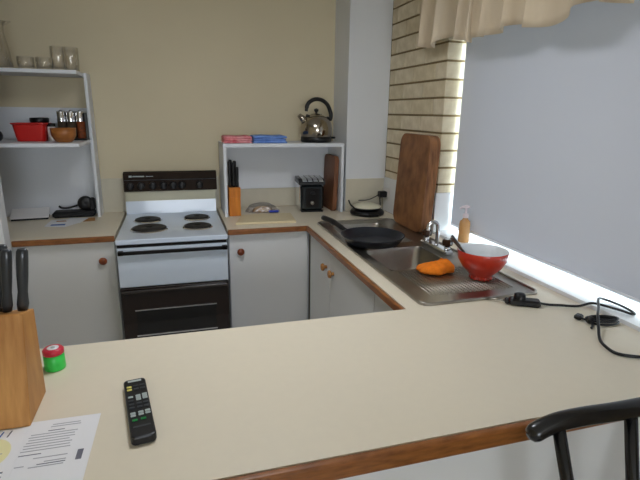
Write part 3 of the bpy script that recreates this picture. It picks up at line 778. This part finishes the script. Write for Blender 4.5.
# thin board on bench and bread in a bag
tb = MB().prism([(0.294, 2.606), (0.632, 2.592), (0.650, 2.815), (0.352, 2.815)], 'z', 0, 0.012).build('cutting_board', 'cb_cream', loc=(0, 0, CT + 0.0006), bevel=0.002)
tag(tb, 'thin cream cutting board lying on the bench in front of the bread bag', 'cutting board')
def blob(rx, ry, rz, seed, nu=24, nv=10, amp=0.12, half=True):
    g = MB(); rnd = random.Random(seed); p = [rnd.uniform(0, 6.28) for _ in range(5)]
    for j in range(nv + 1):
        t = j / nv * (PI / 2 if half else PI) if half else j / nv * PI
        for i in range(nu):
            a = 2 * PI * i / nu
            s_ = 1 + amp * math.sin(3 * a + p[0] + 2 * t) + amp * 0.6 * math.sin(7 * a + p[1] - 4 * t) + amp * 0.4 * math.sin(11 * a + 6 * t + p[2])
            g.v.append((rx * math.cos(t) * math.cos(a) * s_, ry * math.cos(t) * math.sin(a) * s_, max(0, rz * math.sin(t) * (0.9 + 0.1 * s_))))
    for j in range(nv):
        for i in range(nu):
            k = (i + 1) % nu; g.f.append((j * nu + i, j * nu + k, j * nu + nu + k, j * nu + nu + i)); g.sm.append(True)
    g.f.append(tuple(range(nu - 1, -1, -1))); g.sm.append(False)
    return g
bgth = thing('bread_bag', 'clear plastic bread bag with a blue clip behind the cream cutting board', 'bag', (0.500, 2.955, CT + 0.0008))
blob(0.098, 0.062, 0.055, 12, 36, 14, 0.10).build('bag_film', 'bag', bgth)
blob(0.062, 0.042, 0.034, 4, 24, 8, 0.05).build('bread', 'bread', bgth)
MB().rbox(0.03, 0.092, -0.082, -0.058, 0.004, 0.016, 0.004).build('clip', 'bag_blue', bgth)

# ------------------------------------------------------------------ left shelf contents
# lower shelf
rc = thing('plastic_tub', 'red plastic tub on the lower left shelf', 'tub', (-0.706, 2.875, LZ1))
m_ = MB(); rings_ = []
for (w_, d_, zz) in ((0.128, 0.10, 0.0), (0.132, 0.104, 0.004), (0.154, 0.122, 0.082), (0.168, 0.134, 0.086), (0.168, 0.134, 0.091), (0.150, 0.118, 0.091), (0.124, 0.096, 0.006)):
    rings_.append([(p[0], p[1], zz) for p in round_rect(w_, d_, 0.02, 4)])
nn_ = len(rings_[0]); fs = []
for k in range(len(rings_) - 1):
    for i in range(nn_):
        j = (i + 1) % nn_; fs.append((k * nn_ + i, k * nn_ + j, k * nn_ + nn_ + j, k * nn_ + nn_ + i))
m_.add(sum(rings_, []), fs, False); m_.f += [tuple(range(nn_ - 1, -1, -1)), tuple((len(rings_) - 1) * nn_ + i for i in range(nn_))]; m_.sm += [False, False]
m_.build('tub_body', 'red', rc)
j2 = thing('storage_jar', 'jar with wide black lid behind the red tub', 'jar', (-0.700, 3.02, LZ1))
MB().lathe([(0.045, 0), (0.048, 0.004), (0.048, 0.085), (0.042, 0.092)], (0, 0, 0), 24).build('jar_body', 'herb', j2)
MB().lathe([(0.046, 0.0922), (0.047, 0.096), (0.047, 0.112), (0.044, 0.115), (0, 0.115)], (0, 0, 0), 24, close=False).build('lid', 'black', j2)
j3 = thing('storage_jar', 'small clear jar with dark lid between the red tub and wooden bowl', 'jar', (-0.612, 2.86, LZ1))
MB().lathe([(0.018, 0), (0.020, 0.003), (0.020, 0.068), (0.016, 0.074)], (0, 0, 0), 20).build('jar_body', 'white_plastic', j3)
MB().lathe([(0.0205, 0.0742), (0.0205, 0.090), (0, 0.091)], (0, 0, 0), 20, close=False).build('lid', 'black', j3)
wb = thing('wooden_bowl', 'small brown wooden bowl in front of the spice jars', 'bowl', (-0.541, 2.775, LZ1))
MB().lathe([(0.034, 0), (0.042, 0.006), (0.056, 0.030), (0.060, 0.070), (0.056, 0.070), (0.051, 0.032), (0.03, 0.010), (0, 0.009)], (0, 0, 0), 32, close=False).build('bowl', 'wood_bowl', wb)
dc = MB().lathe([(0, 0), (0.022, 0.003), (0.031, 0.014), (0.033, 0.03), (0.028, 0.046), (0.015, 0.056), (0, 0.058)], (0, 0, 0), 20, close=False).build('round_timer', 'handle_grey', loc=(-0.865, 2.84, LZ1))
tag(dc, 'dark grey round timer at the left end of the lower shelf', 'timer')
sr = thing('spice_rack', 'black spice jar stand at the right end of the lower left shelf', 'rack', (-0.525, 2.945, LZ1))
MB().rbox(-0.076, 0.0685, -0.032, 0.045, 0, 0.010, 0.003).build('base', 'black', sr)
MB().rbox(0.0655, 0.0685, -0.028, 0.040, 0.0105, 0.145, 0.002).build('side_bar', 'black', sr)
MB().rbox(-0.074, 0.0650, 0.030, 0.036, 0.0105, 0.145, 0.002).build('back_bar', 'black', sr)
for dx, mt, lb in ((-0.050, 'herb', 'spice jar with chrome lid, left one in the black stand'), (-0.004, 'herb', 'dark spice jar with chrome lid, middle one in the black stand'), (0.0415, 'spice', 'orange-brown spice jar with chrome lid, right one in the black stand')):
    sj = thing('spice_jar', lb, 'jar', (-0.525 + dx, 2.945 - 0.006, LZ1 + 0.0105), group='spice jars in the black stand')
    MB().lathe([(0.0195, 0), (0.0208, 0.003), (0.0208, 0.088)], (0, 0, 0), 20).build('jar_body', mt, sj)
    MB().lathe([(0.0218, 0.0882), (0.0218, 0.136), (0.0200, 0.141), (0.006, 0.142), (0.005, 0.148), (0, 0.148)], (0, 0, 0), 20, close=False).build('lid', 'chrome', sj)
# upper shelf
def glass(name, label, loc, r, h, taper=0.9, group=None, bulge=0.0):
    t = thing(name, label, 'glass', loc, group=group)
    w = 0.0025
    pr = [(r * taper * 0.92, 0), (r * taper, 0.003), (r * (taper + 1) / 2 + bulge, h * 0.5), (r, h - 0.001), (r - w / 2, h), (r - w, h - 0.001), (r * (taper + 1) / 2 + bulge - w, h * 0.5), (r * taper - w, 0.009), (0, 0.007)]
    MB().lathe(pr, (0, 0, 0), 28, close=False).build('glass_body', 'glass', t)
    MB().lathe([(0, 0), (r * taper * 0.92, 0)], (0, 0, 0), 28, close=False).build('glass_base', 'glass', t)
    return t
def tumbler(name, label, cat, loc, prof, group=None):
    t = MB().lathe(prof, (0, 0, 0), 32, close=False).build(name, 'glass', loc=loc)
    return tag(t, label, cat, group)
def tprof(r, h, taper, bulge=0.0):
    w = 0.003
    return [(0, 0), (r * taper * 0.92, 0), (r * taper, 0.004), (r * (taper + 1) / 2 + bulge, h * 0.5), (r, h - 0.001), (r - w / 2, h), (r - w, h - 0.001), (r * (taper + 1) / 2 + bulge - w, h * 0.5), (r * taper - w, 0.012), (0, 0.010)]
tumbler('tumbler', 'clear tumbler second from the right end of the upper shelf', 'glass', (-0.541, 2.865, LZ2), tprof(0.036, 0.114, 0.95, 0.002), 'tumblers on the upper shelf')
tumbler('tumbler', 'clear tumbler at the right end of the upper shelf', 'glass', (-0.496, 2.935, LZ2), tprof(0.038, 0.120, 0.95, 0.002), 'tumblers on the upper shelf')
tumbler('glass_bowl', 'short glass dish next to the jug on the upper shelf', 'bowl', (-0.690, 2.86, LZ2), tprof(0.039, 0.060, 0.9, 0.002), 'short glass dishes on the upper shelf')
tumbler('glass_bowl', 'short glass dish next to the tumblers on the upper shelf', 'bowl', (-0.609, 2.87, LZ2), tprof(0.040, 0.060, 0.9, 0.002), 'short glass dishes on the upper shelf')
jg = thing('glass_jug', 'tall glass jug at the left end of the upper shelf', 'jug', (-0.818, 2.88, LZ2))
MB().lathe([(0, 0), (0.062, 0), (0.066, 0.005), (0.058, 0.09), (0.044, 0.17), (0.046, 0.200), (0.056, 0.222), (0.053, 0.222), (0.043, 0.2), (0.041, 0.17), (0.055, 0.09), (0.062, 0.012), (0, 0.010)], (0, 0, 0), 32, close=False).build('jug_body', 'glass', jg)
MB().prism([(0.045, 0.200), (0.080, 0.222), (0.050, 0.220)], 'y', -0.014, 0.014).build('spout', 'glass', jg)
MB().tube(bez([(-0.046, 0, 0.19), (-0.085, 0, 0.17), (-0.092, 0, 0.11), (-0.062, 0, 0.06)], 5), 0.006, 8).build('handle', 'glass', jg)

# ------------------------------------------------------------------ left bench items
wc = thing('document_tray', 'flat white sloping tray with a dark edge against the left shelf back', 'tray', (-0.800, 3.0, CT + 0.0006), 0.12)
MB().box(-0.095, 0.085, -0.025, 0.070, 0.0, 0.010).build('base', 'black_matte', wc)
MB().prism([(-0.030, 0.0102), (-0.030, 0.0145), (0.075, 0.052), (0.075, 0.044)], 'x', -0.10, 0.090).build('sloping_top', 'white_plastic', wc, bevel=0.0015)
bk = thing('black_bag', 'small black bag with a strap in the corner of the left bench', 'bag', (-0.580, 3.035, CT + 0.0006), 0.04)
MB().rbox(-0.115, 0.108, -0.040, 0.048, 0, 0.034, 0.010).build('bag_body', 'black_matte', bk)
MB().lathe([(0.032, 0.018), (0.040, 0.010), (0.042, -0.010), (0.034, -0.020), (0.012, -0.022), (0, -0.020)], (0.060, 0.0, 0.076), 24, 'y', close=False).build('round_pouch', 'black', bk)
MB().rbox(0.082, 0.110, -0.025, 0.030, 0.0345, 0.105, 0.008).build('side_pocket', 'black_matte', bk)
MB().tube(bez([(0.03, -0.005, 0.070), (-0.02, -0.012, 0.055), (-0.06, -0.014, 0.054), (-0.078, -0.014, 0.066)], 5), 0.006, 8).build('strap', 'black_matte', bk)
def sheet(name, label, poly, mt, z_, cat='paper', group=None):
    o = MB().prism(poly, 'z', 0, 0.0008).build(name, mt, loc=(0, 0, z_)); return tag(o, label, cat, group)
o = sheet('leaflet', 'printed leaflet with a blue stripe on the left bench', [(-0.690, 2.790), (-0.585, 2.755), (-0.530, 2.85), (-0.56, 2.965), (-0.690, 2.95)], 'paper', CT + 0.0006)
MB().box(-0.664, -0.594, 2.800, 2.830, 0.0010, 0.0013).build('print', 'ink_blue', o)
MB().box(-0.655, -0.585, 2.895, 2.920, 0.0010, 0.0013).build('print', 'tan', o)
o = sheet('leaflet', 'crumpled white leaflet in front of the black bag', [(-0.575, 2.83), (-0.525, 2.84), (-0.50, 2.965), (-0.60, 2.985), (-0.615, 2.93)], 'paper', CT + 0.0018)
o = sheet('card', 'tan card on the left bench beside the shelf side', [(-0.515, 2.875), (-0.455, 2.885), (-0.468, 2.975), (-0.525, 2.970)], 'tan', CT + 0.0006, 'card')

# ------------------------------------------------------------------ peninsula items
# big knife block
kb2 = thing('knife_block', 'large beech knife block at the left end of the peninsula', 'knife block', (-0.358, 1.01, CT + 0.0016))
MB().prism([(0.947 - 1.01, 0), (1.072 - 1.01, 0), (1.072 - 1.01, 0.198), (0.998 - 1.01, 0.217)], 'x', -0.053, 0.053).build('block', 'block_pine', kb2, bevel=0.002)
for dx, dy, hh_, r_, lb in ((0.0405, 1.045, 0.140, 0.0115, 'grey knife handle at the right of the large knife block'), (0.0135, 1.042, 0.140, 0.0105, 'grey knife handle in the middle of the large knife block'),
                      (0.000, 1.062, 0.150, 0.0105, 'grey knife handle at the rear of the large knife block'), (-0.030, 1.040, 0.142, 0.0110, 'grey knife handle at the left of the large knife block')):
    zz = CT + 0.0016 + 0.217 - (dy - 0.998) * 0.2568
    knife(lb, (-0.358 + dx, dy, zz + 0.0012), r_, hh_ - 0.012, 'handle_grey', (0.10, 0.06), group='knives in the large knife block')
# green tub with red lid
gt = thing('small_pot', 'small green pot with a red lid beside the large knife block', 'pot', (-0.309, 1.182, CT + 0.0006))
MB().lathe([(0.0225, 0), (0.0235, 0.002), (0.0228, 0.037), (0.0205, 0.039)], (0, 0, 0), 28).build('pot_body', 'green', gt)
ld = MB().lathe([(0.0225, 0.0392), (0.0232, 0.040), (0.0232, 0.049), (0.020, 0.053), (0, 0.053)], (0, 0, 0), 28, close=False).build('lid', 'pinkred', gt)
MB().lathe([(0.013, 0.0532), (0.013, 0.0538), (0.0, 0.0538)], (0, 0, 0), 20, close=False).build('lid_sticker', 'paper', ld)
MB().lathe([(0.005, 0.0539), (0.005, 0.0543), (0.0, 0.0543)], (0, 0, 0), 12, close=False).build('lid_dot', 'btn_grey', ld)
# remote control
ang = math.atan2(0.034, 0.228)
rm = thing('remote_control', 'black remote control lying on the peninsula', 'remote', (-0.1040, 0.9415, CT + 0.0006), ang); rm.scale = (1, 0.935, 0.9)
MB().prism(round_rect(0.046, 0.234, 0.010, 5), 'z', 0, 0.020).build('case', 'black', rm, bevel=0.004)
MB().rbox(-0.014, 0.014, 0.101, 0.109, 0.0201, 0.0210, 0.0003).build('badge', 'btn_grey', rm)
def btn(x, y, w, h, mt): MB().rbox(x - w / 2, x + w / 2, y - h / 2, y + h / 2, 0.0201, 0.0226, 0.0008).build('button', mt, rm)
for x, y, mt in ((-0.013, 0.078, 'btn_yellow'), (0.001, 0.080, 'btn_dark'), (0.014, 0.081, 'btn_dark'), (-0.013, 0.066, 'btn_yellow'), (0.001, 0.066, 'btn_dark'), (0.014, 0.066, 'btn_dark'),
                 (-0.013, 0.034, 'btn_grey'), (0.002, 0.036, 'btn_grey'), (0.015, 0.038, 'btn_grey'), (0.002, 0.028, 'btn_grey'), (0.015, 0.030, 'btn_grey'), (0.002, 0.020, 'btn_grey'), (0.015, 0.022, 'btn_grey'),
                 (-0.013, 0.018, 'btn_dark'), (-0.013, 0.004, 'btn_dark'), (0.002, 0.004, 'btn_dark'), (0.015, 0.004, 'btn_dark'), (-0.013, -0.010, 'btn_dark'), (0.002, -0.010, 'btn_dark'), (0.015, -0.010, 'btn_dark'),
                 (-0.013, -0.032, 'btn_grey'), (0.002, -0.031, 'btn_grey'), (0.015, -0.030, 'btn_grey'), (-0.013, -0.041, 'btn_grey'), (0.002, -0.040, 'btn_grey'), (0.015, -0.039, 'btn_grey'),
                 (-0.011, -0.058, 'btn_green'), (0.005, -0.057, 'btn_green')):
    btn(x, y, 0.010, 0.0065, mt)
MB().rbox(-0.016, 0.016, -0.083, -0.078, 0.0201, 0.0207, 0.0002).build('badge', 'btn_dark', rm)
# papers
pa = tag(MB().box(-0.105, 0.105, -0.297, 0, 0, 0.0006).build('letter', 'paper', loc=(-0.284, 0.960, CT + 0.0006)), 'printed white letter lying beside the large knife block', 'letter')
pa.rotation_euler = (0, 0, -0.02)
rnd = random.Random(2)
def line(x0, x1, y, h, mt): MB().box(x0, x1, y - h / 2, y + h / 2, 0.0007, 0.0009).build('printed_line', mt, pa)
for y, a, b, mt in ((-0.018, 0.02, 0.070, 'ink'), (-0.025, 0.018, 0.072, 'ink'), (-0.037, 0.016, 0.045, 'ink_dark'), (-0.045, -0.012, 0.070, 'ink'), (-0.053, -0.014, 0.066, 'ink'), (-0.061, -0.012, 0.068, 'ink'),
                    (-0.069, -0.014, 0.060, 'ink'), (-0.077, -0.016, 0.066, 'ink'), (-0.085, -0.015, 0.064, 'ink'), (-0.093, -0.017, 0.066, 'ink'), (-0.104, -0.017, 0.02, 'ink_dark'),
                    (-0.116, 0.010, 0.066, 'ink'), (-0.128, 0.030, 0.066, 'ink'), (-0.134, 0.020, 0.066, 'ink_dark'), (-0.140, 0.008, 0.064, 'ink'), (-0.134, -0.015, 0.0, 'ink')):
    line(a, b, y, 0.0022, mt)
line(0.082, 0.092, -0.122, 0.028, 'ink_dark')
line(-0.030, -0.018, -0.165, 0.004, 'ink_dark'); line(-0.030, -0.016, -0.172, 0.004, 'ink_dark')
br2 = tag(MB().box(-0.085, 0.055, -0.19, 0, 0, 0.0006).build('brochure', 'paper', loc=(-0.362, 0.942, CT + 0.0024)), 'brochure with a pale yellow oval in front of the large knife block', 'brochure')
br2.rotation_euler = (0, 0, 0.03)
ov = [(0.0 + 0.040 * math.cos(2 * PI * i / 28), -0.070 + 0.046 * math.sin(2 * PI * i / 28)) for i in range(28)]
MB().prism(ov, 'z', 0.0007, 0.0010).build('yellow_oval', 'yellow', br2)
for i in range(4):
    x = -0.020 + i * 0.014
    MB().add([(x, -0.024, 0.0008), (x + 0.003, -0.024, 0.0008), (x + 0.007, -0.004, 0.0008), (x + 0.004, -0.004, 0.0008)], [(0, 1, 2, 3)]).build('printed_line', 'ink_blue' if i % 2 == 0 else 'ink_dark', br2)
for i in range(3):
    MB().box(0.030 + 0.0 * i, 0.042, -0.128 - i * 0.012, -0.124 - i * 0.012, 0.0007, 0.0009).build('printed_line', 'ink_dark', br2)
MB().box(-0.03, 0.028, -0.074, -0.072, 0.0011, 0.0013).build('printed_line', 'ink', br2)

# frypan control probe with cord
cpb = thing('control_probe', 'black plug-in heat control with dial and metal probe beside the sink', 'control', (1.072, 1.232, CT + 0.0006), -0.52)
MB().rbox(-0.045, 0.052, -0.020, 0.020, 0.001, 0.022, 0.005).build('body', 'black', cpb)
MB().lathe([(0.019, 0.0222), (0.018, 0.036), (0.012, 0.039), (0, 0.039)], (-0.012, 0.004, 0), 18, close=False).build('dial', 'black', cpb)
MB().rbox(-0.058, -0.0452, -0.014, 0.014, 0.003, 0.018, 0.003).build('collar', 'black', cpb)
MB().tube([(-0.050, 0.0, 0.010), (-0.112, 0.012, 0.008)], 0.0045, 8).build('probe', 'steel', cpb)
zc = CT + 0.006
zs_ = SILL + 0.006
cord = bez([(1.118, 1.207, CT + 0.012), (1.145, 1.205, zc), (1.182, 1.189, zc), (1.235, 1.168, zc), (1.275, 1.150, zs_ + 0.002), (1.310, 1.100, zs_), (1.328, 1.052, zs_), (1.343, 1.062, zs_), (1.352, 1.110, zs_), (1.338, 1.158, zs_ + 0.004),
            (1.295, 1.150, zs_ + 0.016), (1.235, 1.092, zc + 0.026), (1.185, 1.046, zc + 0.026), (1.143, 1.000, zc + 0.014), (1.105, 0.955, zc), (1.084, 0.915, zc), (1.080, 0.880, zc), (1.105, 0.856, zc), (1.160, 0.832, zc), (1.24, 0.800, zc)], 8)
o = tag(MB().tube(cord, 0.0042, 8).build('power_cable', 'black'), 'black power cord looping across the right end of the peninsula', 'cord')
cl = thing('adapter_cable', 'small bundle of black cable with a plug on the peninsula', 'cable', (1.19, 1.06, CT + 0.0006))
MB().rbox(-0.022, 0.006, 0.030, 0.052, 0.001, 0.016, 0.004).xform(Matrix.Rotation(0.5, 4, 'Z')).build('plug', 'black', cl)
MB().rbox(-0.026, -0.004, -0.020, 0.006, 0.001, 0.020, 0.004).xform(Matrix.Rotation(-0.4, 4, 'Z')).build('connector', 'black', cl)
for k, (sx_, sy_, z_) in enumerate(((1.0, 1.0, 0.006), (0.86, 0.8, 0.012), (0.95, 0.62, 0.018))):
    pts = [(0.022 + 0.042 * sx_ * math.cos(a) * 1.0 + 0.016 * sy_ * math.sin(a), -0.012 - 0.016 * sx_ * math.cos(a) + 0.020 * sy_ * math.sin(a), z_) for a in [2 * PI * i / 26 for i in range(27)]]
    MB().tube(pts, 0.0035, 7, caps=False).build('coil', 'black', cl)
MB().tube(bez([(-0.02, -0.012, 0.008), (-0.036, -0.030, 0.006), (-0.048, -0.038, 0.005)], 4), 0.0035, 7).build('lead', 'black', cl)

MB().tube(bez([(-0.027, 0.026, 0.008), (-0.024, 0.014, 0.008), (-0.018, 0.002, 0.008)], 4), 0.0035, 7).build('lead', 'black', cl)

# ------------------------------------------------------------------ chair
ch = thing('dining_chair', 'black spindle back chair with curved top rail in front of the peninsula', 'chair', (0.80, 0.28, 0))
R_ = lambda x, y, z_: (x - 0.80, y - 0.28, z_)
half = [(0.583, 0.602, 0.959), (0.604, 0.601, 0.968), (0.634, 0.598, 0.977), (0.680, 0.592, 0.983), (0.740, 0.585, 0.986)]
pts = half + [(0.80, 0.583, 0.987)] + [(1.60 - x, y, z_) for x, y, z_ in half[::-1]]
path = [Vector(R_(*p)) for p in bez(pts, 5)]
path = [path[0] - (path[1] - path[0]).normalized() * 0.007] + path + [path[-1] + (path[-1] - path[-2]).normalized() * 0.007]
path = [path[0] - (path[1] - path[0]).normalized() * 0.005] + path + [path[-1] + (path[-1] - path[-2]).normalized() * 0.005]
rad = [0.0055, 0.0130, 0.0162] + [0.0168] * (len(path) - 6) + [0.0162, 0.0130, 0.0055]
MB().tube(path, rad, 16).build('top_rail', 'chair', ch)
for xx, bx_ in ((0.629, 0.694), (0.722, 0.752), (0.780, 0.784), (0.878, 0.848), (0.957, 0.895)):
    if xx in (0.722, 0.878): continue
    zt_ = 0.966 if abs(xx - 0.8) > 0.1 else 0.975
    MB().tube([R_(xx, 0.594 if abs(xx - 0.8) > 0.1 else 0.583, zt_), R_((xx * 0.55 + bx_ * 0.45), 0.525, 0.72), R_(bx_, 0.462, 0.455)], [0.0115, 0.012, 0.012], 12).build('spindle', 'chair', ch)
seat = MB()
prs = [(p[0] * 1.0, p[1]) for p in round_rect(0.40, 0.40, 0.12, 7)]
seat.prism(prs, 'z', 0.425, 0.458)
seat.build('seat', 'chair', ch, bevel=0.010, seg=3)
for sx_, sy_ in ((1, 1), (-1, 1), (1, -1), (-1, -1)):
    MB().tube([(sx_ * 0.13, sy_ * 0.13, 0.4245), (sx_ * 0.155, sy_ * 0.155, 0.22), (sx_ * 0.18, sy_ * 0.18, 0.002)], [0.015, 0.017, 0.012], 12).build('leg', 'chair', ch)
for sx_ in (1, -1):
    MB().tube([(sx_ * 0.157, -0.157, 0.20), (sx_ * 0.157, 0.157, 0.20)], 0.009, 10).build('stretcher', 'chair', ch)
MB().tube([(-0.157, 0, 0.20), (0.157, 0, 0.20)], 0.009, 10).build('stretcher', 'chair', ch)

# unseen pendant lamp, added to house the overhead light
cl_ = thing('added_pendant_lamp', 'round white pendant lamp added for light above the kitchen floor', 'lamp', (ADDED_LAMP[0], ADDED_LAMP[1], ADDED_LAMP[2] + 0.15))
MB().cyl((0, 0, -0.030), 0.006, CEIL - ADDED_LAMP[2] - 0.15 + 0.029, 8).build('stem', 'white_plastic', cl_)
MB().lathe([(0.02, -0.0305), (0.14, -0.06), (0.265, -0.125), (0.265, -0.135), (0.26, -0.135), (0.138, -0.066), (0.0, -0.045)], (0, 0, 0), 32, close=False).build('shade', 'white_plastic', cl_)
